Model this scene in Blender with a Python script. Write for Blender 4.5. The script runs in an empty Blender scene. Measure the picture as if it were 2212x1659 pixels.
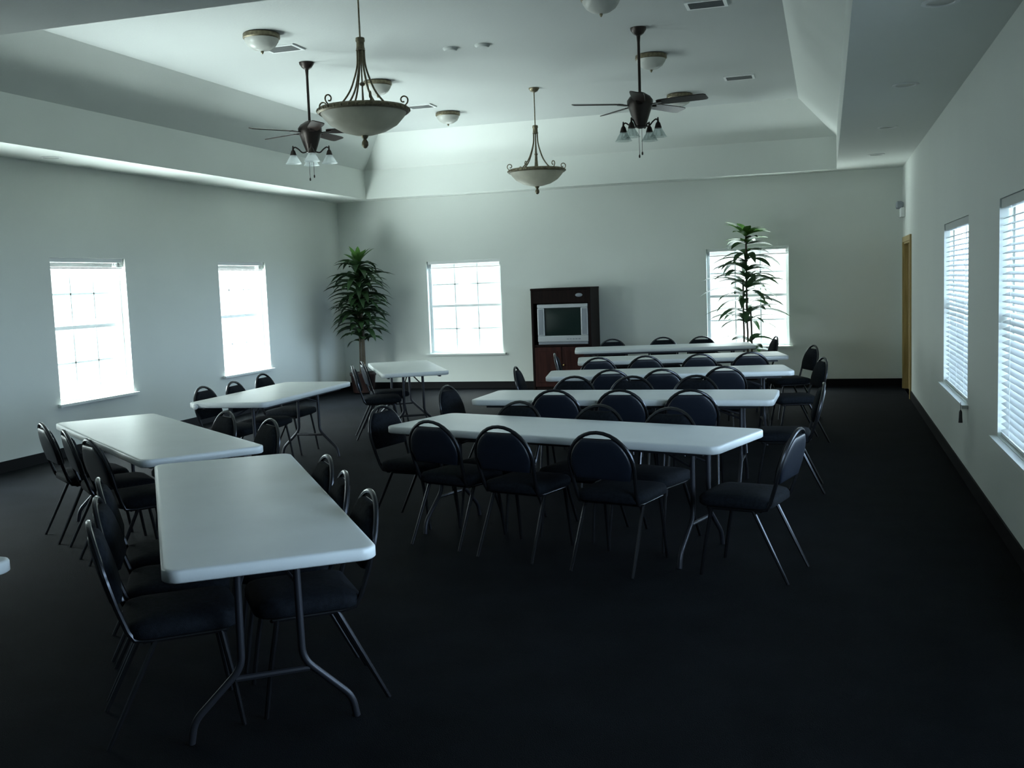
import bpy, math, random
from mathutils import Vector, Matrix, Euler
S = bpy.context.scene
COL = S.collection
PI = math.pi

# ------------------------------------------------------------------ room numbers (metres)
XR, XL, YD, YB = 1.036, -7.832, 15.875, -3.0      # right wall, left wall, far wall, wall behind the camera
HS, HF, HC = 3.124, 3.58, 4.07                    # soffit, top of tray fascia, tray ceiling
TX0, TX1, TY0, TY1 = -7.13, 0.14, 4.70, 15.50     # tray opening
WT = 0.16                                         # wall thickness

# ------------------------------------------------------------------ materials
MATS = {}
def mat(name, color, rough=0.6, metal=0.0, spec=0.5, sheen=0.0, bump=None, vary=None, translucent=0.0):
    if name in MATS: return MATS[name]
    m = bpy.data.materials.new(name); m.use_nodes = True
    nt = m.node_tree; N = nt.nodes; L = nt.links
    b = N['Principled BSDF']
    b.inputs['Base Color'].default_value = (*color, 1)
    b.inputs['Roughness'].default_value = rough
    b.inputs['Metallic'].default_value = metal
    b.inputs['Specular IOR Level'].default_value = spec
    if sheen: b.inputs['Sheen Weight'].default_value = sheen
    tc = N.new('ShaderNodeTexCoord')
    if vary:
        sc, amt = vary
        n = N.new('ShaderNodeTexNoise'); n.inputs['Scale'].default_value = sc; n.inputs['Detail'].default_value = 5
        L.new(tc.outputs['Object'], n.inputs['Vector'])
        r = N.new('ShaderNodeValToRGB')
        r.color_ramp.elements[0].position = .3; r.color_ramp.elements[1].position = .7
        r.color_ramp.elements[0].color = (*[max(0, x * (1 - amt)) for x in color], 1)
        r.color_ramp.elements[1].color = (*[min(1, x * (1 + amt)) for x in color], 1)
        L.new(n.outputs['Fac'], r.inputs['Fac']); L.new(r.outputs['Color'], b.inputs['Base Color'])
    if bump:
        sc, st = bump
        n = N.new('ShaderNodeTexNoise'); n.inputs['Scale'].default_value = sc; n.inputs['Detail'].default_value = 4
        L.new(tc.outputs['Object'], n.inputs['Vector'])
        bp = N.new('ShaderNodeBump'); bp.inputs['Strength'].default_value = st; bp.inputs['Distance'].default_value = .01
        L.new(n.outputs['Fac'], bp.inputs['Height']); L.new(bp.outputs['Normal'], b.inputs['Normal'])
    if translucent:
        t = N.new('ShaderNodeBsdfTranslucent'); t.inputs['Color'].default_value = (*color, 1)
        mx = N.new('ShaderNodeMixShader'); mx.inputs['Fac'].default_value = translucent
        L.new(b.outputs['BSDF'], mx.inputs[1]); L.new(t.outputs['BSDF'], mx.inputs[2])
        L.new(mx.outputs['Shader'], N['Material Output'].inputs['Surface'])
    MATS[name] = m
    return m

def wood(name, c0, c1, scale=3.0, rough=0.4, spec=.4):
    m = bpy.data.materials.new(name); m.use_nodes = True
    nt = m.node_tree; N = nt.nodes; L = nt.links; b = N['Principled BSDF']
    tc = N.new('ShaderNodeTexCoord'); mp = N.new('ShaderNodeMapping'); mp.inputs['Scale'].default_value = (scale * 6, scale * 6, scale * .5)
    n = N.new('ShaderNodeTexNoise'); n.inputs['Scale'].default_value = 2.2; n.inputs['Detail'].default_value = 6
    r = N.new('ShaderNodeValToRGB'); r.color_ramp.elements[0].color = (*c0, 1); r.color_ramp.elements[1].color = (*c1, 1)
    r.color_ramp.elements[0].position = .35; r.color_ramp.elements[1].position = .65
    L.new(tc.outputs['Object'], mp.inputs['Vector']); L.new(mp.outputs['Vector'], n.inputs['Vector'])
    L.new(n.outputs['Fac'], r.inputs['Fac']); L.new(r.outputs['Color'], b.inputs['Base Color'])
    b.inputs['Roughness'].default_value = rough; b.inputs['Specular IOR Level'].default_value = spec
    return m

def glass_mat(name, tint=(0.95, 0.98, 0.98), refl=0.05):
    m = bpy.data.materials.new(name); m.use_nodes = True
    nt = m.node_tree; N = nt.nodes; L = nt.links
    N.remove(N['Principled BSDF'])
    t = N.new('ShaderNodeBsdfTransparent'); t.inputs['Color'].default_value = (*tint, 1)
    g = N.new('ShaderNodeBsdfGlossy'); g.inputs['Roughness'].default_value = .02
    mx = N.new('ShaderNodeMixShader'); mx.inputs['Fac'].default_value = refl
    L.new(t.outputs[0], mx.inputs[1]); L.new(g.outputs[0], mx.inputs[2])
    L.new(mx.outputs[0], N['Material Output'].inputs['Surface'])
    return m

M_WALL = mat('wall_paint', (.66, .69, .655), .75, bump=(60, .08), vary=(.6, .03))
M_CEIL = mat('ceiling_paint_dimmed', (.48, .505, .492), .8, bump=(50, .12), vary=(.5, .02))  # darker than the walls to hold down the light on the tray
M_CARPET = mat('carpet', (.0050, .0060, .0078), .8, spec=.04, bump=(220, .5), vary=(3.0, .25))
M_BASE = mat('black_vinyl', (.004, .004, .005), .6, spec=.15)
M_FRAMEW = mat('window_vinyl', (.80, .83, .83), .4, vary=(2, .02), translucent=.06)
M_MUNTIN = mat('muntin_vinyl', (.85, .87, .87), .4, translucent=.055)
M_SILL = mat('sill_paint', (.66, .69, .66), .5, vary=(3, .03))
M_GLASS = glass_mat('window_glass')
M_SLAT = mat('blind_slat', (.66, .68, .68), .4, translucent=.2)
M_RAIL = mat('blind_rail', (.45, .48, .47), .5)
M_TABLE = mat('white_plastic', (.62, .65, .65), .38, bump=(180, .04), vary=(4, .03))
M_TLEG = mat('grey_steel', (.035, .037, .046), .4, metal=.5)
M_CFRAME = mat('chair_metal', (.048, .050, .057), .25, metal=.85)
M_FABRIC = mat('navy_fabric', (.0075, .0095, .0130), .85, spec=.08, bump=(350, .4), vary=(60, .35))
M_VINYL = mat('slate_vinyl', (.0095, .013, .0215), .36, spec=.5, bump=(260, .15), vary=(30, .15))
M_FANW = wood('fan_walnut', (.012, .007, .006), (.03, .018, .014), 3, .35)
M_BRONZE = mat('dark_bronze', (.03, .023, .02), .4, metal=.6)
M_BRASS = mat('antique_bronze', (.19, .165, .11), .42, metal=.7, vary=(40, .3))
M_ALAB = mat('alabaster_glass', (.66, .64, .55), .45, vary=(9, .12), translucent=.45)
M_DOME = mat('frosted_glass', (.70, .71, .67), .35, vary=(14, .05), translucent=.4)
M_SHADE = mat('frosted_shade', (.80, .84, .84), .3, translucent=.55)
M_CLEAR = glass_mat('clear_shade', (.86, .89, .89), .10)
M_CAB = wood('dark_cherry', (.006, .003, .003), (.012, .006, .005), 2, .6, .10)
M_CABDOOR = wood('red_cherry', (.022, .006, .005), (.045, .012, .009), 2, .5, .15)
M_TVS = mat('silver_plastic', (.42, .44, .46), .35, metal=.2)
M_TVD = mat('grey_plastic', (.22, .24, .27), .45)
M_SCREEN = mat('screen_glass', (.010, .020, .018), .3, spec=.12)
M_LEAF = mat('leaf_green', (.022, .055, .018), .45, vary=(6, .35), translucent=.2)
M_LEAFY = mat('lit_leaf', (.075, .18, .035), .45, vary=(6, .3), translucent=.25)  # brighter green gives the crown leaves their lit look
M_TRUNK = mat('cane_bark', (.06, .048, .032), .8, bump=(40, .5), vary=(12, .3))
M_POT = mat('oxblood_pot', (.018, .008, .007), .4, vary=(5, .2))
M_SOIL = mat('moss', (.02, .018, .01), .95, bump=(60, .8))
M_DOORW = wood('oak_door', (.22, .15, .05), (.30, .21, .08), 2, .45)
M_JAMB = wood('oak_jamb', (.34, .25, .10), (.44, .33, .14), 2, .45)
M_BRASSK = mat('brass', (.5, .36, .14), .3, metal=1)
M_WHITE = mat('white_trim', (.72, .74, .73), .45)
M_VENT = mat('vent_metal', (.35, .37, .37), .5, vary=(8, .1))
M_DARK = mat('duct_shade', (.015, .015, .016), .7)
M_CORD = mat('dark_cord', (.05, .05, .055), .7)

# ------------------------------------------------------------------ mesh builder
class MB:
    def __init__(s): s.v, s.f, s.sm = [], [], []
    def add(s, vs, fs, smooth=False, M=None):
        o = len(s.v)
        s.v += [tuple(M @ Vector(p)) if M is not None else tuple(p) for p in vs]
        s.f += [tuple(o + i for i in f) for f in fs]; s.sm += [smooth] * len(fs)
        return s
    def box(s, a, b, M=None):
        (x0, y0, z0), (x1, y1, z1) = a, b
        return s.add([(x0,y0,z0),(x1,y0,z0),(x1,y1,z0),(x0,y1,z0),(x0,y0,z1),(x1,y0,z1),(x1,y1,z1),(x0,y1,z1)],
                     [(0,3,2,1),(4,5,6,7),(0,1,5,4),(1,2,6,5),(2,3,7,6),(3,0,4,7)], False, M)
    def quad(s, *p): return s.add(p, [tuple(range(len(p)))])
    def tube(s, pts, r, n=8, M=None, closed=False):
        pts = [Vector(p) for p in pts]; k = len(pts)
        rs = r if isinstance(r, (list, tuple)) else [r] * k
        vs, fs = [], []; prev = None
        for i, p in enumerate(pts):
            if closed: t = pts[(i + 1) % k] - pts[i - 1]
            else: t = pts[min(i + 1, k - 1)] - pts[max(i - 1, 0)]
            t.normalize()
            if prev is None:
                a = Vector((0, 0, 1)) if abs(t.z) < .9 else Vector((1, 0, 0))
                nrm = t.cross(a).normalized()
            else:
                nrm = (prev - t * prev.dot(t)); nrm = nrm.normalized() if nrm.length > 1e-6 else t.orthogonal().normalized()
            prev = nrm; bn = t.cross(nrm)
            for j in range(n):
                a = 2 * PI * j / n
                vs.append(p + (nrm * math.cos(a) + bn * math.sin(a)) * rs[i])
        for i in range(k if closed else k - 1):
            i2 = (i + 1) % k
            for j in range(n):
                fs.append((i * n + j, i * n + (j + 1) % n, i2 * n + (j + 1) % n, i2 * n + j))
        if not closed: fs += [tuple(range(n))[::-1], tuple((k - 1) * n + j for j in range(n))]
        return s.add(vs, fs, True, M)
    def lathe(s, prof, n=24, c=(0, 0, 0), M=None, cap=True):
        vs, fs = [], []; k = len(prof)
        for r, z in prof:
            for j in range(n):
                a = 2 * PI * j / n
                vs.append((c[0] + r * math.cos(a), c[1] + r * math.sin(a), c[2] + z))
        for i in range(k - 1):
            for j in range(n):
                fs.append((i * n + j, i * n + (j + 1) % n, (i + 1) * n + (j + 1) % n, (i + 1) * n + j))
        if cap: fs += [tuple(range(n))[::-1], tuple((k - 1) * n + j for j in range(n))]
        return s.add(vs, fs, True, M)
    def rings(s, rings, M=None, smooth=True, cap0=True, cap1=True):
        n = len(rings[0]); vs = [p for r in rings for p in r]; fs = []
        for i in range(len(rings) - 1):
            for j in range(n):
                fs.append((i * n + j, i * n + (j + 1) % n, (i + 1) * n + (j + 1) % n, (i + 1) * n + j))
        if cap0: fs.append(tuple(range(n))[::-1])
        if cap1: fs.append(tuple((len(rings) - 1) * n + j for j in range(n)))
        return s.add(vs, fs, smooth, M)
    def build(s, name, m, parent=None, loc=(0, 0, 0), rz=0, bevel=0, sharp=40):
        me = bpy.data.meshes.new(name); me.from_pydata(s.v, [], s.f); me.materials.append(m)
        me.polygons.foreach_set('use_smooth', [True] * len(s.f) if any(s.sm) else [False] * len(s.f))
        me.update()
        if any(s.sm): me.set_sharp_from_angle(angle=math.radians(sharp))
        o = bpy.data.objects.new(name, me); COL.objects.link(o)
        o.location = loc; o.rotation_euler = (0, 0, rz)
        if parent is not None: o.parent = parent
        if bevel:
            b = o.modifiers.new('bevel', 'BEVEL'); b.width = bevel; b.segments = 2; b.limit_method = 'ANGLE'
        return o

def rrect(hx, hy, r, d, z, n=6):
    out = []; r2 = max(r - d, .002)
    for k, (sx, sy) in enumerate([(1, 1), (-1, 1), (-1, -1), (1, -1)]):
        cx, cy = sx * (hx - r), sy * (hy - r)
        if r - d < .002: cx, cy = sx * (hx - d - .002), sy * (hy - d - .002)
        for i in range(n + 1):
            a = PI / 2 * (k + i / n)
            out.append((cx + r2 * math.cos(a), cy + r2 * math.sin(a), z))
    return out

def smooth_path(pts, n=6):
    P = [Vector(p) for p in pts]; out = []
    for i in range(len(P) - 1):
        p0, p1, p2, p3 = P[max(i - 1, 0)], P[i], P[i + 1], P[min(i + 2, len(P) - 1)]
        for k in range(n):
            t = k / n
            out.append(.5 * ((2 * p1) + (p2 - p0) * t + (2 * p0 - 5 * p1 + 4 * p2 - p3) * t * t + (3 * p1 - p0 - 3 * p2 + p3) * t ** 3))
    out.append(P[-1]); return out

def fillet(pts, r, n=5):
    """polyline with its inner corners rounded off by r"""
    P = [Vector(p) for p in pts]; out = [P[0]]
    for i in range(1, len(P) - 1):
        a, b, c = P[i - 1], P[i], P[i + 1]
        d = min(r, (a - b).length * .45, (c - b).length * .45)
        s, e = b + (a - b).normalized() * d, b + (c - b).normalized() * d
        for k in range(n + 1):
            t = k / n; out.append((1 - t) ** 2 * s + 2 * t * (1 - t) * b + t * t * e)
    out.append(P[-1]); return out

def thing(name, label, cat, loc=(0, 0, 0), rz=0, group=None):
    o = bpy.data.objects.new(name, None); COL.objects.link(o)
    o.empty_display_size = .1
    o.location = loc; o.rotation_euler = (0, 0, rz); o['label'] = label; o['category'] = cat
    if group: o['group'] = group
    return o
def tag(o, label, cat, group=None):
    o['label'] = label; o['category'] = cat
    if group: o['group'] = group
    return o
def struct(o): o['kind'] = 'structure'; return o
def dup(root, loc, rz, label, group=None):
    r = root.copy(); COL.objects.link(r); r.location = loc; r.rotation_euler = (0, 0, rz); r['label'] = label
    if group: r['group'] = group
    for ch in list(root.children):
        c = ch.copy(); COL.objects.link(c); c.parent = r
        for g in list(ch.children):
            d = g.copy(); COL.objects.link(d); d.parent = c
    return r
class Once:
    """first use places the prototype itself, later uses copy it"""
    def __init__(s, make): s.make, s.o = make, None
    def place(s, loc, rz, label, group=None):
        if s.o is None:
            s.o = s.make(label); s.o.location = loc; s.o.rotation_euler = (0, 0, rz)
            if group: s.o['group'] = group
            return s.o
        return dup(s.o, loc, rz, label, group)

# ------------------------------------------------------------------ room shell
W_LEFT = [(9.06, 10.28, .575, 2.135), (12.215, 13.435, .575, 2.12), (5.90, 7.12, .575, 2.10)]
W_FAR = [(-6.275, -5.01, .575, 2.085), (-1.745, -.54, .61, 2.09)]
W_RIGHT = [(8.63, 10.35, .62, 2.08), (5.42, 7.14, .60, 2.10), (2.20, 3.92, .60, 2.10)]
DOOR = (14.27, 15.55, 0.0, 2.06)

def holed_wall(name, a0, a1, z0, z1, holes, to3d, m):
    """to3d(a, depth, z): depth 0 = room face, WT = outside face"""
    As = sorted({a0, a1, *[h[0] for h in holes], *[h[1] for h in holes]})
    Zs = sorted({z0, z1, *[h[2] for h in holes], *[h[3] for h in holes]})
    mb = MB()
    def hole(a, z): return any(h[0] < a < h[1] and h[2] < z < h[3] for h in holes)
    for i in range(len(As) - 1):
        for j in range(len(Zs) - 1):
            a, b, z, w = As[i], As[i + 1], Zs[j], Zs[j + 1]
            if hole((a + b) / 2, (z + w) / 2): continue
            for d in (0, WT): mb.quad(to3d(a, d, z), to3d(b, d, z), to3d(b, d, w), to3d(a, d, w))
    for a, b, z, w in holes:
        mb.quad(to3d(a, 0, z), to3d(a, WT, z), to3d(a, WT, w), to3d(a, 0, w))
        mb.quad(to3d(b, 0, z), to3d(b, WT, z), to3d(b, WT, w), to3d(b, 0, w))
        mb.quad(to3d(a, 0, w), to3d(b, 0, w), to3d(b, WT, w), to3d(a, WT, w))
        mb.quad(to3d(a, 0, z), to3d(b, 0, z), to3d(b, WT, z), to3d(a, WT, z))
    return struct(mb.build(name, m))

LEFT3 = lambda a, d, z: (XL - d, a, z)
FAR3 = lambda a, d, z: (a, YD + d, z)
RIGHT3 = lambda a, d, z: (XR + d, a, z)
BACK3 = lambda a, d, z: (a, YB - d, z)
ZT = HC + .2
holed_wall('wall_left', YB, YD, 0, ZT, W_LEFT, LEFT3, M_WALL)
holed_wall('wall_far', XL, XR, 0, ZT, W_FAR, FAR3, M_WALL)
holed_wall('wall_right', YB, YD, 0, ZT, W_RIGHT + [DOOR], RIGHT3, M_WALL)
holed_wall('wall_back', XL, XR, 0, ZT, [], BACK3, M_WALL)
struct(MB().box((XL - WT, YB - WT, -.1), (XR + WT, YD + WT, 0)).build('floor', M_CARPET))

c = MB()
# soffit ring, underside
c.quad((XL, YB, HS), (TX0, YB, HS), (TX0, YD, HS), (XL, YD, HS))
c.quad((TX1, YB, HS), (XR, YB, HS), (XR, YD, HS), (TX1, YD, HS))
c.quad((TX0, YB, HS), (TX1, YB, HS), (TX1, TY0, HS), (TX0, TY0, HS))
c.quad((TX0, TY1, HS), (TX1, TY1, HS), (TX1, YD, HS), (TX0, YD, HS))
I = .50
R0 = [(TX0, TY0), (TX1, TY0), (TX1, TY1), (TX0, TY1)]
R1 = [(TX0 + I, TY0 + I), (TX1 - I, TY0 + I), (TX1 - I, TY1 - I), (TX0 + I, TY1 - I)]
for i in range(4):
    j = (i + 1) % 4
    c.quad((*R0[i], HS), (*R0[j], HS), (*R0[j], HF), (*R0[i], HF))
    c.quad((*R0[i], HF), (*R0[j], HF), (*R1[j], HC), (*R1[i], HC))
struct(c.build('ceiling', M_WALL))  # soffit, fascia and slopes take the lighter wall colour to look better lit
c = MB()
c.quad(*[(*p, HC) for p in R1])
c.box((XL - WT, YB - WT, ZT), (XR + WT, YD + WT, ZT + .1))
struct(c.build('ceiling_tray', M_CEIL))

bb = .11
struct(MB().box((XL, YB, 0), (XL + .012, YD, bb)).build('baseboard_left', M_BASE))
struct(MB().box((XL + .012, YD - .012, 0), (XR - .012, YD, bb)).build('baseboard_far', M_BASE))
rb = MB().box((XR - .012, YB, 0), (XR, DOOR[0] - .07, bb)); rb.box((XR - .012, DOOR[1] + .07, 0), (XR, YD, bb))
struct(rb.build('baseboard_right', M_BASE))
struct(MB().box((XL + .012, YB, 0), (XR - .012, YB + .012, bb)).build('baseboard_back', M_BASE))

# ------------------------------------------------------------------ windows
def window(n, hole, to3d, grid=True, twin=None):
    a, b, z, w = hole; zm = z + (w - z) * .515
    def bx(mb, a0, a1, d0, d1, z0, z1):
        p, q = to3d(a0, d0, z0), to3d(a1, d1, z1)
        return mb.box(tuple(min(p[i], q[i]) for i in range(3)), tuple(max(p[i], q[i]) for i in range(3)))
    t = .045
    fr = MB()
    for a0, a1, z0, z1 in ((a, a + t, z, w), (b - t, b, z, w), (a + t, b - t, z, z + t), (a + t, b - t, w - t, w)):
        bx(fr, a0, a1, .085, .145, z0, z1)
    root = struct(fr.build(f'window_{n}', M_FRAMEW))
    sp = [(a + t, b - t)] if twin is None else [(a + t, twin - .03), (twin + .03, b - t)]
    if twin is not None:
        mm = MB(); bx(mm, twin - .03, twin + .03, .085, .145, z + t, w - t); mm.build('mullion', M_FRAMEW, root)
    for p, q in sp:
        r = MB(); bx(r, p, q, .095, .14, zm - .02, zm + .02); r.build('meeting_rail', M_FRAMEW, root)
        for z0, z1 in ((z + t, zm - .02), (zm + .02, w - t)):
            g = MB(); bx(g, p, q, .118, .122, z0, z1); pane = g.build('pane', M_GLASS, root)
            if grid:
                mu = MB()
                for k in (1, 2):
                    x = p + (q - p) * k / 3; bx(mu, x - .010, x + .010, .1225, .127, z0, z1)
                zc = (z0 + z1) / 2; bx(mu, p, q, .1225, .127, zc - .010, zc + .010)
                mu.build('muntins', M_MUNTIN, pane)
    si = MB(); bx(si, a - .05, b + .05, -.045, -.0005, z - .028, z)
    bx(si, a + .002, b - .002, -.0005, .085, z + .0005, z + .006)
    si.build('sill', M_SILL, root)
    return root
for i, h in enumerate(W_LEFT): window(i + 1, h, LEFT3)
for i, h in enumerate(W_FAR): window(i + 4, h, FAR3)
for i, h in enumerate(W_RIGHT): window(i + 6, h, RIGHT3, False, (h[0] + h[1]) / 2)

def to_box(mb, to3d, a0, a1, d0, d1, z0, z1):
    p, q = to3d(a0, d0, z0), to3d(a1, d1, z1)
    return mb.box(tuple(min(p[i], q[i]) for i in range(3)), tuple(max(p[i], q[i]) for i in range(3)))
def raised_blind(hole, to3d, label):
    a, b, z, w = hole
    t = thing('window_blind', label, 'blind', to3d((a + b) / 2, .05, w - .12), 0, 'raised window blinds')
    off = Vector(t.location)
    T = lambda p, d, zz: tuple(Vector(to3d(p, d, zz)) - off)
    to_box(MB(), T, a + .012, b - .012, .025, .07, w - .045, w - .002).build('headrail', M_WHITE, t)
    st = MB()
    for k in range(9): to_box(st, T, a + .016, b - .016, .025, .073, w - .052 - k * .0055, w - .049 - k * .0055)
    st.build('slats', M_RAIL, t)
    to_box(MB(), T, a + .014, b - .014, .03, .068, w - .116, w - .101).build('bottom_rail', M_WHITE, t)
BL = ['bunched blind at the head of the left wall window nearer the camera',
      'bunched blind at the head of the left wall window nearer the corner plant',
      'bunched blind at the head of the left wall window beside the camera']
for h, l in zip(W_LEFT, BL): raised_blind(h, LEFT3, l)
raised_blind(W_FAR[0], FAR3, 'bunched blind at the head of the far window beside the television cabinet')
raised_blind(W_FAR[1], FAR3, 'bunched blind at the head of the far window behind the slender plant')

def lowered_blind(hole, label, tilt):
    a, b, z, w = hole
    t = thing('window_blind', label, 'blind', (XR + .04, (a + b) / 2, z), 0, 'lowered slat blinds on the right wall')
    hl = (b - a) / 2 - .012; H = w - z
    MB().box((-.03, -hl, H - .06), (.03, hl, H - .003)).build('headrail', M_RAIL, t)
    sl = MB(); k = int((H - .10) / .043)
    for i in range(k):
        zz = .05 + i * .043
        M = Matrix.Translation((0, 0, zz)) @ Matrix.Rotation(tilt, 4, 'Y')
        sl.box((-.024, -hl, -.0012), (.024, hl, .0012), M)
    sl.build('slats', M_SLAT, t)
    MB().box((-.022, -hl, .014), (.022, hl, .03)).build('bottom_rail', M_WHITE, t)
    ct = MB()
    for y in (-hl * .6, 0, hl * .6): ct.tube([(-.028, y, .03), (-.028, y, H - .06)], .0015, 5)
    ct.build('ladder_cord', M_WHITE, t)
    return t
RL = ['white slat blind lowered over the right wall window nearer the oak door',
      'white slat blind lowered over the right wall window at the picture edge',
      'bunched blind drawn up over the right wall window just ahead of the camera']
for h, l in zip(W_RIGHT[:2], RL[:2]): lowered_blind(h, l, math.radians(-24))
for h, l in zip(W_RIGHT[2:], RL[2:]): raised_blind(h, RIGHT3, l)
pc = thing('blind_cord', 'dark pull cord tassel hanging below the sill of the right wall window', 'cord', (XR - .05, 8.62, .48))
MB().tube([(0, 0, .10), (0, 0, .16)], .002, 6).build('cord', M_CORD, pc)
MB().lathe([(.004, .10), (.011, .085), (.013, .04), (.016, 0)], 10).build('tassel', M_CORD, pc)

# ------------------------------------------------------------------ door in the right wall
d0, d1, _, dz = DOOR
dr = struct(MB().box((XR + .05, d0 + .03, .008), (XR + .09, d1 - .03, dz - .03)).build('door_1', M_DOORW))
fr = MB()
for y0, y1 in ((d0, d0 + .03), (d1 - .03, d1)): fr.box((XR - .004, y0, 0), (XR + .14, y1, dz))
fr.box((XR - .004, d0 + .03, dz - .03), (XR + .14, d1 - .03, dz))
fr.build('door_jamb', M_JAMB, dr)
cs = MB()
cs.box((XR - .022, d0 - .065, 0), (XR - .001, d0 + .005, dz + .065)); cs.box((XR - .022, d1 - .005, 0), (XR - .001, d1 + .065, dz + .065))
cs.box((XR - .022, d0 + .005, dz - .005), (XR - .001, d1 - .005, dz + .065))
cs.build('door_casing', M_JAMB, dr)
kn = MB().lathe([(.03, 0), (.03, .006), (.01, .01), (.01, .035), (.026, .045), (.03, .06), (.02, .073), (.004, .076)], 16,
                M=Matrix.Translation((XR + .05, d0 + .11, .97)) @ Matrix.Rotation(-PI / 2, 4, 'Y'))
kn.build('door_knob', M_BRASSK, dr)

em = thing('wall_lamp', 'small white fixture high on the right wall above the oak door', 'light', (XR, 15.45, 2.40))
MB().box((-.06, -.13, 0), (-.001, .13, .13)).build('housing', M_WHITE, em, bevel=.008)
for y in (-.09, .09):
    MB().lathe([(.03, -.03), (.05, 0), (.05, .05), (.035, .06)], 14, M=Matrix.Translation((-.05, y, .17)) @ Matrix.Rotation(-PI / 2, 4, 'Y')).build('lamp_head', M_TVD, em)

# ------------------------------------------------------------------ folding tables
def make_table(Lx, name='folding_table'):
    def mk(label):
        t = thing(name, label, 'table')
        hx, hy, r = Lx / 2, .38, .065
        R = [rrect(hx, hy, r, d, z) for d, z in ((.03, .694), (.008, .692), (0, .698), (0, .732), (.004, .738), (.012, .7405), (.022, .741))]
        tp = MB().rings(R); tp.build('tabletop', M_TABLE, t, sharp=60)
        rl = MB()
        for y in (-.29, .29): rl.box((-hx + .12, y - .012, .668), (hx - .12, y + .012, .6925))
        rl.build('apron_rail', M_TLEG, t)
        for s in (-1, 1):
            x = s * (hx - .27)
            for q in (-1, 1):
                pts = fillet([(x, q * .11, .69), (x, q * .115, .265), (x, q * .30, .085), (x, q * .315, .0)], .05)
                lg = MB().tube(pts, .0145, 10); lg.build('leg', M_TLEG, t)
            MB().tube([(x, -.14, .225), (x, .14, .225)], .012, 8).build('crossbar', M_TLEG, t)
            br = MB()
            for q in (-1, 1): br.tube([(x, q * .112, .56), (x - s * .36, q * .012, .685)], .007, 8)
            br.build('brace', M_TLEG, t)
        return t
    return mk
LONG = Once(make_table(2.44)); SHORT = Once(make_table(1.83))
TG = 'white folding tables'
T = {  # centre x, centre y, direction of the long axis
 'A': (-2.617, 4.163, 2.208), 'B': (-4.534, 6.076, 2.472), 'C': (-5.052, 8.734, 1.598), 'D': (-4.836, 11.415, 2.088),
 'R1': (-1.642, 6.462, 2.837), 'R2': (-1.602, 8.34, 3.124), 'R3': (-1.568, 10.499, 3.323), 'R4': (-1.692, 12.38, 3.361),
 'R5': (-2.179, 14.272, 3.363)}
TL = {
 'A': 'white folding table standing nearest the camera, its end and wishbone legs in full view',
 'B': 'white folding table beyond the nearest table, below the larger left wall window',
 'C': 'white folding table pointing towards the leafy corner plant, a white clip on its corner',
 'D': 'short white folding table standing in front of the corner plant and far window',
 'R1': 'white folding table at the front of the long stack of rows',
 'R2': 'second white folding table back in the stack of rows',
 'R3': 'third white folding table back, in the middle of the stack of rows',
 'R4': 'fourth white folding table back in the stack of rows',
 'R5': 'last white folding table of the rows, closest to the television cabinet and far wall'}
for k, (x, y, a) in T.items():
    (SHORT if k in 'CD' else LONG).place((x, y, 0), a, TL[k], TG)
# a table that only pokes one corner into the frame
ux, uy = -.9995, .03
LONG.place((-2.915 + ux * 1.22 + uy * .38 , 3.055 + uy * 1.22 + ux * .38, 0), math.atan2(uy, ux),
           'white folding table of which only a rounded corner shows at the picture edge', TG)

# ------------------------------------------------------------------ banquet chairs
def make_chair(label):
    t = thing('banquet_chair', label, 'chair')
    K, Y0 = .262, -.19
    def B(x, q, off=0): return Vector((x, Y0 - (q - .42) * K + off, q))
    # seat pad
    R = [rrect(.222, .215, .085, d, z) for d, z in ((.012, .402), (0, .412), (0, .440), (.012, .458), (.05, .470), (.11, .476), (.17, .478))]
    MB().rings([[(x, y + .02, z) for x, y, z in r] for r in R]).build('seat', M_FABRIC, t, sharp=70)
    sf = MB()
    for y in (-.13, .17): sf.tube([(-.185, y, .39), (.185, y, .39)], .010, 8)
    sf.build('seat_frame', M_CFRAME, t)
    # back pad: round crown, cut flat under the hand hole
    cq, rr = .622, .195
    out = [(-.172, .545)]
    for k in range(25):
        a = PI - PI * k / 24
        x, q = rr * math.cos(a), cq + rr * math.sin(a)
        out.append((x, min(q, cq + .169)))
    out.append((.172, .545))
    cx, cqq = 0, .66
    def ring(sc, off): return [B(cx + (x - cx) * sc, cqq + (q - cqq) * sc, off) for x, q in out]
    MB().rings([ring(.97, -.0085), ring(1, -.004), ring(1, .008), ring(.95, .024), ring(.80, .034), ring(.5, .038)]).build('backrest', M_FABRIC, t, sharp=70)
    MB().rings([ring(.5, -.024), ring(.80, -.022), ring(.93, -.018), ring(.985, -.0135), ring(.99, -.009)]).build('back_panel', M_VINYL, t, sharp=70)
    # continuous tube: seat rail, bend, arch, bend, seat rail
    R_ = .206
    half = [Vector((.186, .17, .392)), Vector((.186, -.10, .392)), Vector((.187, -.165, .402)), Vector((.19, -.188, .44)), B(.199, .54)]
    arch = [B(R_ * math.cos(a), cq + R_ * math.sin(a)) for a in [PI * k / 16 for k in range(17)]]
    pts = half + arch + [Vector((-p.x, p.y, p.z)) for p in reversed(half)]
    MB().tube(pts, .0115, 8).build('back_frame', M_CFRAME, t)
    for s in (-1, 1):
        MB().tube([(s * .186, .15, .392), (s * .190, .185, .2), (s * .196, .215, 0)], [.0115, .011, .0095], 8).build('leg', M_CFRAME, t)
        MB().tube([(s * .186, -.09, .392), (s * .192, -.185, .2), (s * .198, -.285, 0)], [.0115, .011, .0095], 8).build('leg', M_CFRAME, t)
    return t
CH = Once(make_chair)
TOP = .30      # the crown sits this far behind the seat centre
LN = 1.22
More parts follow.
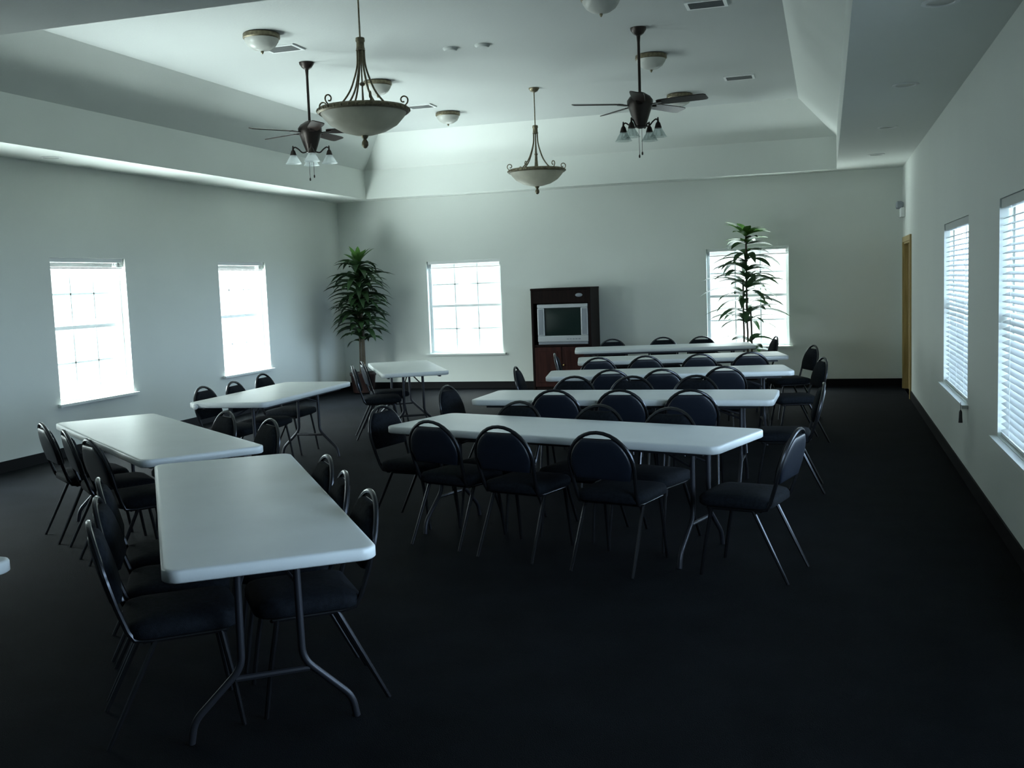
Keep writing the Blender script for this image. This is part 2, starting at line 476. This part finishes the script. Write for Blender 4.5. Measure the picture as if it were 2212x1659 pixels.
def chair(k, a, n, label, group, turn=0.0, end=False):
    """a: along the table, n: across it (crown of the chair); the chair faces the table"""
    x, y, g = T[k]; u = Vector((math.cos(g), math.sin(g))); m = Vector((-u.y, u.x))
    p = Vector((x, y)) + u * a + m * n
    f = (-u if a > 0 else u) if end else (-m if n > 0 else m)
    ang = math.atan2(f.y, f.x) + turn
    f = Vector((math.cos(ang), math.sin(ang)))
    q = p + f * TOP
    CH.place((q.x, q.y, 0), ang - PI / 2, label, group)
gA, gB, gC, gD = ('chairs at the nearest table', 'chairs at the table under the larger left window', 'chairs at the table pointing to the corner plant', 'chairs at the short table')
gR = 'chairs around the rows of tables'
chair('A', .41, -.475, 'dark banquet chair at the aisle side of the nearest table, farthest from the camera', gA, .06)
chair('A', -.11, -.47, 'dark banquet chair at the aisle side of the nearest table, middle of three', gA, -.04)
chair('A', -.62, -.485, 'dark banquet chair at the aisle side of the nearest table, closest to its near corner', gA, .03)
chair('A', .33, .64, 'dark banquet chair at the window side of the nearest table, farthest of three', gA, .02)
chair('A', -.17, .63, 'dark banquet chair at the window side of the nearest table, middle of three', gA, -.05)
chair('A', -.68, .635, 'dark banquet chair seen edge on, nearest the camera at the window side', gA, .05)
chair('B', .46, .61, 'dark banquet chair beneath the larger left window, leftmost of three seen edge on', gB, .03)
chair('B', -.08, .57, 'dark banquet chair seen edge on, middle of three below the larger left window', gB, -.05)
chair('B', -.705, .555, 'dark banquet chair of the table below the larger left window, third and nearest the camera', gB, .10)
chair('B', .04, -.585, 'dark banquet chair with bright frame arch under the clipped table corner, left one of two', gB, .08)
chair('B', -.70, -.63, 'dark banquet chair with bright frame arch beside the clipped table, right one of two', gB, 0)
chair('C', -.40, .55, 'dark banquet chair behind the white clipped table corner, leftmost of three', gC, 0)
chair('C', .06, .50, 'dark banquet chair behind the clipped table, middle crown below the narrow left window', gC, .04)
chair('C', .885, .64, 'dark banquet chair behind the clipped table, crown nearest the corner plant', gC, 0)
chair('D', -.03, .53, 'dark banquet chair at the short table, edge on, the one nearer the corner plant', gD, .05)
chair('D', -.58, .68, 'dark banquet chair at the short table, edge on, the one nearer the camera', gD, -.04)
chair('R1', .65, .60, 'dark banquet chair with its back to the camera at the front row, left of three', gR, -.03)
chair('R1', .07, .65, 'dark banquet chair with its back to the camera at the front row, middle of three', gR, .02)
chair('R1', -.61, .65, 'dark banquet chair with its back to the camera at the front row, right of three', gR, .05)
chair('R1', 1.53, .07, 'dark banquet chair at the left end of the front row table', gR, .12, True)
chair('R1', -1.61, .14, 'dark banquet chair pulled out at the right end of the front row, blue lit back', gR, .05, True)
chair('R1', .67, -.49, 'dark banquet chair facing the camera across the front row table, left of three', gR, 0)
chair('R1', .0, -.475, 'dark banquet chair facing the camera across the front row table, middle of three', gR, .03)
chair('R1', -.54, -.475, 'dark banquet chair facing the camera across the front row table, right of three', gR, -.04)
chair('R2', .47, .475, 'dark banquet chair with its back to the camera at the second row, left of three', gR, .03)
chair('R2', -.06, .475, 'dark banquet chair with its back to the camera at the second row, middle of three', gR, -.03)
chair('R2', -.61, .48, 'dark banquet chair with its back to the camera at the second row, right of three', gR, .04)
chair('R2', 1.53, .12, 'dark banquet chair at the aisle end of the second row table, below the far window', gR, -.10, True)
chair('R2', -1.58, .02, 'dark banquet chair at the right end of the second row table', gR, .06, True)
chair('R2', .59, -.66, 'dark banquet chair facing the camera across the second row table, left of three', gR, 0)
chair('R2', .06, -.64, 'dark banquet chair facing the camera across the second row table, middle of three', gR, .05)
chair('R2', -.50, -.67, 'dark banquet chair facing the camera across the second row table, right of three', gR, -.05)
chair('R3', .56, .77, 'dark banquet chair with its back to the camera at the third row, left of three', gR, .03)
chair('R3', .08, .88, 'dark banquet chair with its back to the camera at the third row, middle of three', gR, .0)
chair('R3', -.51, .75, 'dark banquet chair with its back to the camera at the third row, right of three', gR, -.04)
chair('R3', -1.56, .01, 'dark banquet chair at the right end of the third row table', gR, .12, True)
chair('R3', 1.55, .12, 'dark banquet chair seen edge on at the aisle end of the third row table', gR, -.05, True)
chair('R4', .98, 1.02, 'dark banquet chair with back to camera at the fourth row, leftmost of four', gR, .04)
chair('R4', .46, .98, 'dark banquet chair with back to camera at fourth row, second from left', gR, -.03)
chair('R4', -.14, .93, 'dark banquet chair with back to camera at fourth row, third from left', gR, .02)
chair('R4', -.70, .91, 'dark banquet chair with back to camera at the fourth row, rightmost of four', gR, -.02)
chair('R4', -1.56, .10, 'dark banquet chair at the right end of the fourth row table', gR, .18, True)
chair('R4', 1.50, .15, 'dark banquet chair seen edge on in front of the television cabinet doors', gR, 0, True)
chair('R5', .69, -.53, 'dark banquet chair behind the last row, left crown next to the television cabinet', gR, .03)
chair('R5', -.04, -.60, 'dark banquet chair behind the last row, middle crown against the bare far wall', gR, -.02)
chair('R5', -.58, -.50, 'dark banquet chair behind the last row, crown at the edge of the far window', gR, .03)
chair('R5', -1.54, .05, 'dark banquet chair at the right end of the last row, before the slender plant', gR, .05, True)

# small white clip on the corner of the table that points to the plant
x, y, g = T['C']; u = Vector((math.cos(g), math.sin(g))); m = Vector((-u.y, u.x))
p = Vector((x, y)) - u * .902 + m * .300
cl = MB().lathe([(.004, -.030), (.020, -.024), (.028, -.008), (.028, .008), (.020, .024), (.004, .030)], 14,
                M=Matrix.Translation((p.x - u.x * .020, p.y - u.y * .020, .708)) @ Matrix.Rotation(g, 4, 'Z') @ Matrix.Rotation(PI / 2, 4, 'Y') @ Matrix.Scale(.45, 4, (0, 0, 1)))
tag(cl.build('table_clip', M_WHITE), 'small round white clip on the table corner below the leftmost of three crowns', 'clip')

# ------------------------------------------------------------------ entertainment cabinet and television
cab = thing('tv_cabinet', 'tall dark wooden cabinet with open television bay against the far wall', 'cabinet', (-3.865, 15.51, 0))
hw, dd, ch = .465, .31, 1.59
b = MB(); b.box((-hw, -dd, 0), (-hw + .035, dd, ch - .03)); b.box((hw - .035, -dd, 0), (hw, dd, ch - .03))
b.box((-hw - .004, -dd - .006, ch - .03), (hw + .004, dd, ch))
b.box((-hw + .035, dd - .015, 0), (hw - .035, dd, ch - .03)); b.box((-hw + .035, -dd + .01, .70), (hw - .035, dd - .015, .73))
b.box((-hw + .035, -dd + .015, .0), (hw - .035, dd - .015, .08))
b.box((-hw + .035, -dd + .004, 1.36), (hw - .035, -dd + .03, ch - .03)); b.box((-hw + .035, -dd + .03, 1.36), (hw - .035, dd - .015, 1.38))
b.build('body', M_CAB, cab, bevel=.004)
for s in (-1, 1):
    x0, x1 = (-hw + .04, -.004) if s < 0 else (.004, hw - .04)
    d = MB().box((x0, -dd - .002, .085), (x1, -dd + .014, .695)).build('door', M_CABDOOR, cab, bevel=.004)
    pn = MB().box((x0 + .06, -dd - .010, .15), (x1 - .06, -dd - .002, .63)); pn.build('panel', M_CABDOOR, d, bevel=.004)
    MB().lathe([(.006, 0), (.006, .012), (.014, .018), (.014, .026), (.004, .03)], 12, M=Matrix.Translation((s * .03, -dd - .002, .42)) @ Matrix.Rotation(PI / 2, 4, 'X')).build('knob', M_BRASSK, d)
MB().lathe([(.055, 0), (.055, .004), (.045, .008)], 20, M=Matrix.Translation((.29, -dd + .004, 1.475)) @ Matrix.Rotation(PI / 2, 4, 'X') @ Matrix.Scale(.5, 4, (0, 1, 0))).build('oval_plate', M_TVD, cab)

tv = thing('television', 'boxy silver tube television with dark green screen sitting in the cabinet bay', 'television', (-3.845, 15.29, .732))
def plate(x0, x1, z0, z1, y0, y1): return MB().box((x0, y0, z0), (x1, y1, z1))
sh = MB(); sh.box((-.39, -.06, .0), (.39, .05, .04)); sh.rings([[(-.375, .05, .03), (.375, .05, .03), (.375, .05, .59), (-.375, .05, .59)], [(-.27, .42, .08), (.27, .42, .08), (.27, .42, .48), (-.27, .42, .48)]], smooth=False)
sh.build('casing', M_TVD, tv, bevel=.006)
bz = MB(); SX0, SX1, SZ0, SZ1 = -.285, .285, .135, .555
bz.box((-.395, -.07, .04), (.395, .05, SZ0)); bz.box((-.395, -.07, SZ1), (.395, .05, .615))
bz.box((-.395, -.07, SZ0), (SX0, .05, SZ1)); bz.box((SX1, -.07, SZ0), (.395, .05, SZ1))
bz.build('bezel', M_TVS, tv, bevel=.008)
n = 8; vs, fs = [], []
for i in range(n + 1):
    for j in range(n + 1):
        a, bq = i / n * 2 - 1, j / n * 2 - 1
        vs.append(((SX0 + SX1) / 2 + a * (SX1 - SX0) / 2, -.04 - .022 * (1 - a * a) * (1 - bq * bq) ** .5 if abs(bq) < 1 else -.04, (SZ0 + SZ1) / 2 + bq * (SZ1 - SZ0) / 2))
for i in range(n):
    for j in range(n): fs.append((i * (n + 1) + j, (i + 1) * (n + 1) + j, (i + 1) * (n + 1) + j + 1, i * (n + 1) + j + 1))
MB().add(vs, fs, True).build('screen', M_SCREEN, tv)
for s in (-1, 1):
    MB().box((s * .34 - .035, -.074, .15), (s * .34 + .035, -.07, .54)).build('speaker_grille', M_TVD, tv)
cp = MB()
for k in range(5): cp.box((.06 + k * .045, -.075, .075), (.09 + k * .045, -.07, .09))
cp.build('control_buttons', M_TVD, tv)

# ------------------------------------------------------------------ plants
def leaf(mb, base, az, el, L, w, droop, rnd, sq=1.0, n=6):
    """one arching blade: starts at elevation el and bends down by droop"""
    p = Vector(base); e = el; pts = []
    for i in range(n + 1):
        pts.append(p.copy()); e2 = e - droop * (i / n)
        p = p + Vector((math.cos(az) * math.cos(e2), math.sin(az) * math.cos(e2) * sq, math.sin(e2))) * (L / n)
    side = Vector((-math.sin(az), math.cos(az) * sq, rnd.uniform(-.25, .25))).normalized()
    vs, fs = [], []
    for i, q in enumerate(pts):
        t = i / n; ww = w * (math.sin(PI * min(1, .12 + t * .88)) ** .8) + .001
        up = Vector((0, 0, ww * .25))
        vs += [q + side * ww + up, q, q - side * ww + up]
    for i in range(n):
        for k in (0, 1): fs.append((i * 3 + k, i * 3 + k + 1, (i + 1) * 3 + k + 1, (i + 1) * 3 + k))
    mb.add(vs, fs, True)

rnd = random.Random(5)
pl = thing('potted_plant', 'bushy dark green artificial palm filling the room corner beside the short table', 'plant', (-7.20, 15.22, 0))
MB().lathe([(.14, 0), (.17, .02), (.20, .28), (.215, .30), (.215, .34), (.19, .34), (.185, .30)], 24).build('pot', M_POT, pl)
MB().lathe([(.188, .29), (.10, .315), (.02, .32)], 20).build('soil', M_SOIL, pl)
tr = MB()
for x0, y0, x1, y1, zt in ((.0, .0, .01, .0, 2.12), (.05, -.03, .03, -.02, 1.75), (-.05, .02, -.04, .02, 1.5)):
    tr.tube(smooth_path([(x0, y0, .3), ((x0 + x1) / 2 + .012, y0, .9), (x1, y1, 1.5 if zt > 1.6 else 1.2), (x1, y1, zt)]), .019, 8)
tr.build('cane', M_TRUNK, pl)
fo = MB()
tiers = [(.86, 8, .38), (.96, 11, .47), (1.06, 13, .52), (1.16, 14, .54), (1.26, 15, .55), (1.36, 15, .56), (1.46, 15, .57), (1.56, 15, .57), (1.66, 14, .57), (1.77, 12, .56), (1.88, 10, .52), (1.99, 9, .46), (2.08, 7, .38)]
for z, k, L in tiers:
    ph = rnd.uniform(0, 6)
    for i in range(k):
        az = ph + 2 * PI * i / k + rnd.uniform(-.15, .15)
        leaf(fo, (.01, 0, z + rnd.uniform(-.04, .04)), az, rnd.uniform(.30, .75), L * rnd.uniform(.9, 1.15), .054, rnd.uniform(1.0, 1.8), rnd)
fo.build('foliage', M_LEAF, pl)
f2 = MB()
for i in range(9): leaf(f2, (.01, 0, 2.08), 2 * PI * i / 9 + .3, rnd.uniform(.75, 1.25), rnd.uniform(.28, .38), .045, .5, rnd)
f2.build('crown_leaves', M_LEAFY, pl)

p2 = thing('potted_plant', 'tall slender artificial plant standing before the far window, tuft above the glass', 'plant', (-1.12, 15.42, 0))
MB().lathe([(.12, 0), (.145, .02), (.165, .24), (.18, .26), (.18, .30), (.16, .30), (.155, .26)], 24).build('pot', M_POT, p2)
MB().lathe([(.158, .25), (.08, .27), (.02, .275)], 20).build('soil', M_SOIL, p2)
tr = MB()
for x0, y0, x1, y1, zt in ((.0, .0, .0, .0, 2.28), (-.055, -.02, -.05, 0, 1.62), (.06, -.03, .055, -.01, 1.18)):
    tr.tube(smooth_path([(x0, y0, .26), ((x0 + x1) / 2 + .008, y0, .8), (x1, y1, 1.1), (x1, y1, zt)]), .0135, 8)
tr.build('cane', M_TRUNK, p2)
fo = MB()
for z, k, L, bx in [(.62, 5, .34, .06), (.72, 5, .40, .05), (1.02, 8, .46, -.03), (1.13, 9, .50, .02), (1.28, 6, .48, 0), (1.40, 9, .52, -.04), (1.52, 9, .54, 0), (1.64, 9, .54, 0), (1.76, 9, .50, 0), (1.88, 8, .44, 0), (2.0, 6, .34, 0), (2.14, 5, .34, 0)]:
    ph = rnd.uniform(0, 6)
    for i in range(k):
        az = ph + 2 * PI * i / k + rnd.uniform(-.2, .2)
        leaf(fo, (bx, 0, z + rnd.uniform(-.03, .03)), az, rnd.uniform(.15, .6), L * rnd.uniform(.95, 1.35), .050, rnd.uniform(.7, 1.4), rnd, .58)
fo.build('foliage', M_LEAF, p2)
f2 = MB()
for i in range(9): leaf(f2, (0, 0, 2.24), 2 * PI * i / 9, rnd.uniform(.45, 1.0), rnd.uniform(.34, .42), .058, .8, rnd, .75)
for i in range(6): leaf(f2, (0, 0, 2.16), 2 * PI * i / 6 + .4, rnd.uniform(.1, .5), rnd.uniform(.32, .42), .05, .7, rnd, .75)
f2.build('crown_leaves', M_LEAFY, p2)

# ------------------------------------------------------------------ pendant lamps
def make_pendant(label):
    t = thing('pendant_lamp', label, 'lamp')                    # origin: ceiling point, z downwards negative
    zr, zc = -1.01, -.50                                        # bowl rim, collar
    MB().lathe([(.065, 0), (.065, -.012), (.045, -.04), (.015, -.055)], 24).build('canopy', M_BRASS, t)
    MB().tube([(0, 0, -.05), (0, 0, zc + .02)], .007, 8).build('stem', M_BRASS, t)
    co = MB().lathe([(.02, zc + .05), (.034, zc + .045), (.036, zc + .02), (.03, zc + .01), (.032, zc - .04), (.038, zc - .05), (.02, zc - .055)], 16)
    co.build('collar', M_BRASS, t)
    ad = MB()
    for k in range(6):
        a = 2 * PI * k / 6 + .25
        prof = [(.026, zc - .03), (.03, zc - .15), (.055, zc - .25), (.10, zc - .36), (.17, zc - .45), (.235, zr + .015)]
        MB().tube(smooth_path([(r * math.cos(a), r * math.sin(a), z) for r, z in prof]), .0075, 8).build('rod', M_BRASS, t)
    MB().tube([(0, 0, zc - .04), (0, 0, zc - .30), (0, 0, zr)], [.006, .006, .011], 8).build('centre_rod', M_BRASS, t)
    MB().lathe([(.005, -.02), (.02, -.012), (.022, 0), (.005, .015)], 14, c=(0, 0, zc - .3)).build('rod_knuckle', M_BRASS, t)
    bw = [(.335, zr - .012), (.315, zr - .045), (.26, zr - .105), (.17, zr - .155), (.08, zr - .18), (.02, zr - .186)]
    MB().lathe(bw + [(r - .006, z + .006) for r, z in reversed(bw)], 40, cap=False).build('bowl', M_ALAB, t)
    rim = MB(); rim.lathe([(.345, zr - .02), (.358, zr - .008), (.358, zr + .012), (.345, zr + .024), (.325, zr + .02), (.325, zr - .016), (.345, zr - .02)], 48, cap=False)
    for k in range(36):
        a = 2 * PI * k / 36
        rim.lathe([(.003, -.013), (.011, -.006), (.011, .006), (.003, .013)], 8, c=(.354 * math.cos(a), .354 * math.sin(a), zr + .002))
    rim.build('rim', M_BRASS, t)
    for k in range(6):
        a = 2 * PI * k / 6 - .05
        pts = []
        for i in range(22):                                     # a curl standing on the rim
            th = -1.2 + i * .30; r = .040 - .0013 * i
            pts.append(((.352 - .028 + r * math.cos(th) + .006) * math.cos(a), (.352 - .028 + r * math.cos(th) + .006) * math.sin(a), zr + .062 + r * math.sin(th)))
        base = ((.352) * math.cos(a), (.352) * math.sin(a), zr + .01)
        MB().tube([base] + pts, .006, 6).build('scroll', M_BRASS, t)
    MB().lathe([(.008, zr - .18), (.03, zr - .188), (.022, zr - .205), (.012, zr - .215), (.024, zr - .235), (.026, zr - .26), (.014, zr - .28), (.003, zr - .285)], 18).build('finial', M_BRASS, t)
    return t
PD = Once(make_pendant)
PD.place((-3.44, 7.52, HC), .12, 'bowl pendant lamp hanging nearest the camera, next to the fan with white shades', 'bronze bowl pendants')
PD.place((-3.44, 12.55, HC), .45, 'bowl pendant lamp hanging farther away, above the television cabinet', 'bronze bowl pendants')

# ------------------------------------------------------------------ ceiling fans
def make_fan(shade_mat):
    def mk(label):
        t = thing('ceiling_fan', label, 'fan')
        MB().lathe([(.078, 0), (.075, -.02), (.05, -.055), (.022, -.075)], 24).build('canopy', M_BRONZE, t)
        MB().tube([(0, 0, -.06), (0, 0, -.14), (0, 0, -.62)], [.020, .0135, .0135], 10).build('downrod', M_BRONZE, t)
        MB().lathe([(.02, -.60), (.045, -.61), (.10, -.645), (.125, -.68), (.125, -.72), (.11, -.755), (.095, -.80), (.075, -.86), (.06, -.90), (.05, -.93), (.02, -.945)], 28).build('motor_housing', M_BRONZE, t)
        for k in range(5):
            a = 2 * PI * k / 5
            Mz = Matrix.Rotation(a, 4, 'Z')
            br = MB(); br.rings([[(r, -w, z) for r, w, z in ((.10, .022, -.735),)] + [(.10, .022, -.735), (.10, .022, -.727), (.10, -.022, -.727)],
                                 [(.22, -.03, -.722), (.22, .03, -.722), (.22, .03, -.714), (.22, -.03, -.714)]], smooth=False, M=Mz)
            bo = None
            ol = []
            for x, w in ((.17, .035), (.19, .052), (.26, .060), (.45, .066), (.60, .068), (.645, .062), (.662, .045)): ol.append((x, w))
            poly = [(x, -w) for x, w in ol] + [(x, w) for x, w in reversed(ol)]
            Mb = Mz @ Matrix.Translation((0, 0, -.715)) @ Matrix.Rotation(math.radians(-13), 4, 'X')
            bo = MB().rings([[(x, y, -.004) for x, y in poly], [(x, y, .004) for x, y in poly]], smooth=False, M=Mb).build('blade', M_FANW, t)
            br.build('blade_arm', M_BRONZE, bo)
        for k in range(4):
            a = PI / 2 * k + .2
            Mz = Matrix.Rotation(a, 4, 'Z')
            am = MB().tube([tuple(Mz @ p) for p in smooth_path([(.04, 0, -.92), (.09, 0, -.93), (.13, 0, -.895), (.165, 0, -.875), (.185, 0, -.89), (.187, 0, -.915)])], .0075, 8)
            arm = am.build('lamp_arm', M_BRONZE, t)
            cxy = Mz @ Vector((.187, 0, 0))
            MB().lathe([(.006, -.86), (.010, -.90), (.022, -.915), (.034, -.955), (.034, -.962)], 14, c=(cxy.x, cxy.y, 0)).build('socket_cup', M_BRONZE, arm)
            pr = [(.032, -.955), (.040, -.975), (.056, -1.0), (.072, -1.03), (.084, -1.045)]
            MB().lathe(pr + [(r - .003, z) for r, z in reversed(pr)], 20, c=(cxy.x, cxy.y, 0), cap=False).build('lamp_shade', shade_mat, arm)
        pc = MB()
        for x, zb in ((.02, -1.16), (-.025, -1.19)):
            pc.tube([(x, 0, -.94), (x, 0, zb)], .0022, 5); pc.lathe([(.002, .0), (.008, -.012), (.008, -.03), (.002, -.036)], 8, c=(x, 0, zb))
        pc.build('pull_chain', M_BRONZE, t)
        return t
    return mk
make_fan(M_SHADE)('dark five blade ceiling fan with white glass shades, beside the near pendant').location = (-5.21, 10.02, HC)
F1 = bpy.data.objects['ceiling_fan']; F1.rotation_euler.z = math.radians(17); F1['group'] = 'ceiling fans'
f2o = make_fan(M_CLEAR)('dark five blade ceiling fan with clear glass shades, nearer the right wall')
f2o.location = (-1.71, 10.08, HC); f2o.rotation_euler.z = math.radians(61); f2o['group'] = 'ceiling fans'

# ------------------------------------------------------------------ flush domes, vents, downlights
def make_dome(label):
    t = thing('ceiling_light', label, 'light')
    MB().lathe([(.15, 0), (.168, -.01), (.170, -.045), (.16, -.055), (.14, -.05)], 32).build('base_ring', M_BRASS, t)
    MB().lathe([(.158, -.05), (.152, -.075), (.125, -.115), (.08, -.145), (.03, -.158), (.004, -.16)], 32, cap=False).build('dome', M_DOME, t)
    MB().lathe([(.012, -.155), (.014, -.17), (.006, -.185), (.002, -.188)], 10).build('finial', M_BRASS, t)
    return t
DM = Once(make_dome)
gd = 'flush dome lights on the tray ceiling'
DM.place((-4.99, 8.74, HC), 0, 'flush dome ceiling light nearest on the left wall side of the tray', gd)
DM.place((-4.97, 11.28, HC), 0, 'flush dome ceiling light just behind the rods of the near pendant', gd)
DM.place((-5.0, 13.70, HC), 0, 'flush dome ceiling light between the two bowl pendants, toward the corner', gd)
DM.place((-1.79, 11.32, HC), 0, 'flush dome ceiling light behind the downrod of the clear shaded fan', gd)
DM.place((-1.83, 13.88, HC), 0, 'flush dome ceiling light behind the blade of the clear shaded fan', gd)
DM.place((-1.80, 8.78, HC), 0, 'flush dome ceiling light cut by the top edge of the picture', gd)

def make_vent(label):
    t = thing('ceiling_vent', label, 'vent')
    fr = MB(); a, b2 = .18, .13
    fr.box((-a, -b2, -.014), (a, -b2 + .03, 0)); fr.box((-a, b2 - .03, -.014), (a, b2, 0)); fr.box((-a, -b2 + .03, -.014), (-a + .03, b2 - .03, 0)); fr.box((a - .03, -b2 + .03, -.014), (a, b2 - .03, 0))
    fr.build('frame', M_WHITE, t)
    MB().box((-a + .03, -b2 + .03, -.003), (a - .03, b2 - .03, -.001)).build('duct_shade_plate', M_DARK, t)  # dark plate stands in for the shade behind the louvres
    lv = MB()
    for k in range(7):
        y = -b2 + .045 + k * (2 * b2 - .09) / 6
        lv.box((-a + .03, -.012, -.001), (a - .03, .012, .001), Matrix.Translation((0, y, -.012)) @ Matrix.Rotation(math.radians(40), 4, 'X'))
    lv.build('louvres', M_VENT, t)
    return t
VT = Once(make_vent); gv = 'supply vents on the tray ceiling'
VT.place((-1.0, 9.46, HC), 0, 'ceiling vent cut by the top edge of the picture, right of the dome', gv)
VT.place((-1.0, 13.06, HC), 0, 'thin dark ceiling vent above the long dark fan blade tip', gv)
VT.place((-5.14, 13.05, HC), 0, 'ceiling vent level with the rim of the near pendant bowl', gv)
VT.place((-5.10, 9.33, HC), 0, 'ceiling vent just behind the dome light nearest the left wall', gv)

sd = []
for i, (x, l) in enumerate(((-3.62, 'small pale ceiling disc midway between pendants, left one of a pair'), (-3.28, 'small pale ceiling disc midway between pendants, right one of a pair'))):
    o = MB().lathe([(.075, 0), (.075, -.014), (.06, -.03), (.02, -.034)], 24).build('smoke_detector', M_CEIL, loc=(x, 10.07, HC))
    tag(o, l, 'detector', 'ceiling discs')

def make_can(label):
    t = thing('recessed_downlight', label, 'light')
    MB().lathe([(.10, 0), (.10, -.006), (.075, -.008), (.072, -.001)], 28, cap=False).build('trim_ring', M_WHITE, t)
    MB().lathe([(.074, -.002), (.02, -.003)], 24).build('lens', M_DOME, t)
    return t
CN = Once(make_can); gs = 'recessed soffit downlights'
for y, l in ((6.23, 'recessed downlight in the right soffit nearest the top of the picture'), (8.84, 'recessed downlight in the right soffit, second from the top edge'), (11.34, 'recessed downlight in the right soffit, third from the top edge'), (13.9, 'recessed downlight in the right soffit nearest the far wall')):
    CN.place((.60, y, HS), 0, l, gs)
CN.place((-7.50, 8.81, HS), 0, 'recessed downlight in the bright soffit over the larger left window', gs)

# ------------------------------------------------------------------ daylight
w = bpy.data.worlds.new('daylight'); S.world = w; w.use_nodes = True
nt = w.node_tree; N = nt.nodes; L = nt.links
bg = N['Background']
tc = N.new('ShaderNodeTexCoord'); sx = N.new('ShaderNodeSeparateXYZ'); L.new(tc.outputs['Generated'], sx.inputs[0])
def mapr(sock, a, b, c_, d_):
    m_ = N.new('ShaderNodeMapRange'); m_.interpolation_type = 'SMOOTHSTEP'
    m_.inputs['From Min'].default_value = a; m_.inputs['From Max'].default_value = b
    m_.inputs['To Min'].default_value = c_; m_.inputs['To Max'].default_value = d_
    L.new(sock, m_.inputs['Value']); return m_.outputs['Result']
def mathn(op, a, b):
    m_ = N.new('ShaderNodeMath'); m_.operation = op
    for i, s_ in enumerate((a, b)):
        if hasattr(s_, 'links'): L.new(s_, m_.inputs[i])
        else: m_.inputs[i].default_value = s_
    return m_.outputs[0]
UP, HOR, DOWN = 3.0, .42, 3.0            # left and far sides: sky, horizon dimmed to spare the right wall, sunlit paving
RUP, RHIGH, RDOWN = 1.2, .30, .07         # right side: pale horizon, bluer dim sky above, shaded ground
lz = mathn('ADD', mapr(sx.outputs['Z'], -.62, -.22, DOWN - HOR, 0), mapr(sx.outputs['Z'], .22, .50, HOR, UP))
lz = mathn('MULTIPLY', mathn('MULTIPLY', lz, mapr(sx.outputs['Y'], .25, .85, 1.0, .42)), mapr(sx.outputs['Y'], -.70, -.15, 2.5, 1.0))   # dimmed far side, added boost from near left to lift the far wall
rz = mathn('ADD', mapr(sx.outputs['Z'], -.12, .0, RDOWN, RUP), mapr(sx.outputs['Z'], .25, .5, 0, RHIGH - RUP))
xf = mapr(sx.outputs['X'], -.1, .4, 0, 1)
st = mathn('ADD', mathn('MULTIPLY', lz, mathn('SUBTRACT', 1.0, xf)), mathn('MULTIPLY', rz, xf))
L.new(mathn('MULTIPLY', st, 9.0), bg.inputs['Strength'])
cm = N.new('ShaderNodeMix'); cm.data_type = 'RGBA'
L.new(mapr(sx.outputs['X'], -.1, .5, 0, 1), cm.inputs[0])
cm.inputs[6].default_value = (.90, 1.0, .985, 1); cm.inputs[7].default_value = (.60, .78, 1.0, 1)
L.new(cm.outputs[2], bg.inputs['Color'])

def portal(hole, to3d, rot):
    a, b, z, wz = hole
    l = bpy.data.lights.new('window_daylight', 'AREA'); l.shape = 'RECTANGLE'; l.size = b - a; l.size_y = wz - z
    l.cycles.is_portal = True
    o = bpy.data.objects.new('window_daylight', l); COL.objects.link(o)
    o.location = to3d((a + b) / 2, WT + .02, (z + wz) / 2); o.rotation_euler = rot
for h in W_LEFT: portal(h, LEFT3, (PI / 2, 0, -PI / 2))
for h in W_FAR: portal(h, FAR3, (-PI / 2, 0, 0))
for h in W_RIGHT: portal(h, RIGHT3, (PI / 2, 0, PI / 2))

# ------------------------------------------------------------------ camera
cam = bpy.data.cameras.new('camera'); co = bpy.data.objects.new('camera', cam); COL.objects.link(co)
yaw, pitch, roll = -.2985, .09736, -.03675
cy, sy = math.cos(yaw), math.sin(yaw)
r_ = Vector((cy, -sy, 0)); fw = Vector((sy, cy, 0)); up = Vector((0, 0, 1))
f2_ = fw * math.cos(pitch) - up * math.sin(pitch); u2 = up * math.cos(pitch) + fw * math.sin(pitch)
r3 = r_ * math.cos(roll) + u2 * math.sin(roll); u3 = u2 * math.cos(roll) - r_ * math.sin(roll)
co.matrix_world = Matrix(((r3.x, u3.x, -f2_.x, 0), (r3.y, u3.y, -f2_.y, 0), (r3.z, u3.z, -f2_.z, 1.687), (0, 0, 0, 1)))
cam.sensor_width = 36; cam.lens = 36 * 2228.2 / 2212; cam.clip_start = .05; cam.clip_end = 200
S.camera = co
S.view_settings.view_transform = 'Standard'; S.view_settings.look = 'None'
S.view_settings.exposure = 0.97; S.view_settings.gamma = 1; S.view_settings.use_curve_mapping = False
S.cycles.max_bounces = 10; S.cycles.diffuse_bounces = 8; S.cycles.transparent_max_bounces = 16
S.cycles.use_denoising = True; S.cycles.sample_clamp_indirect = 10
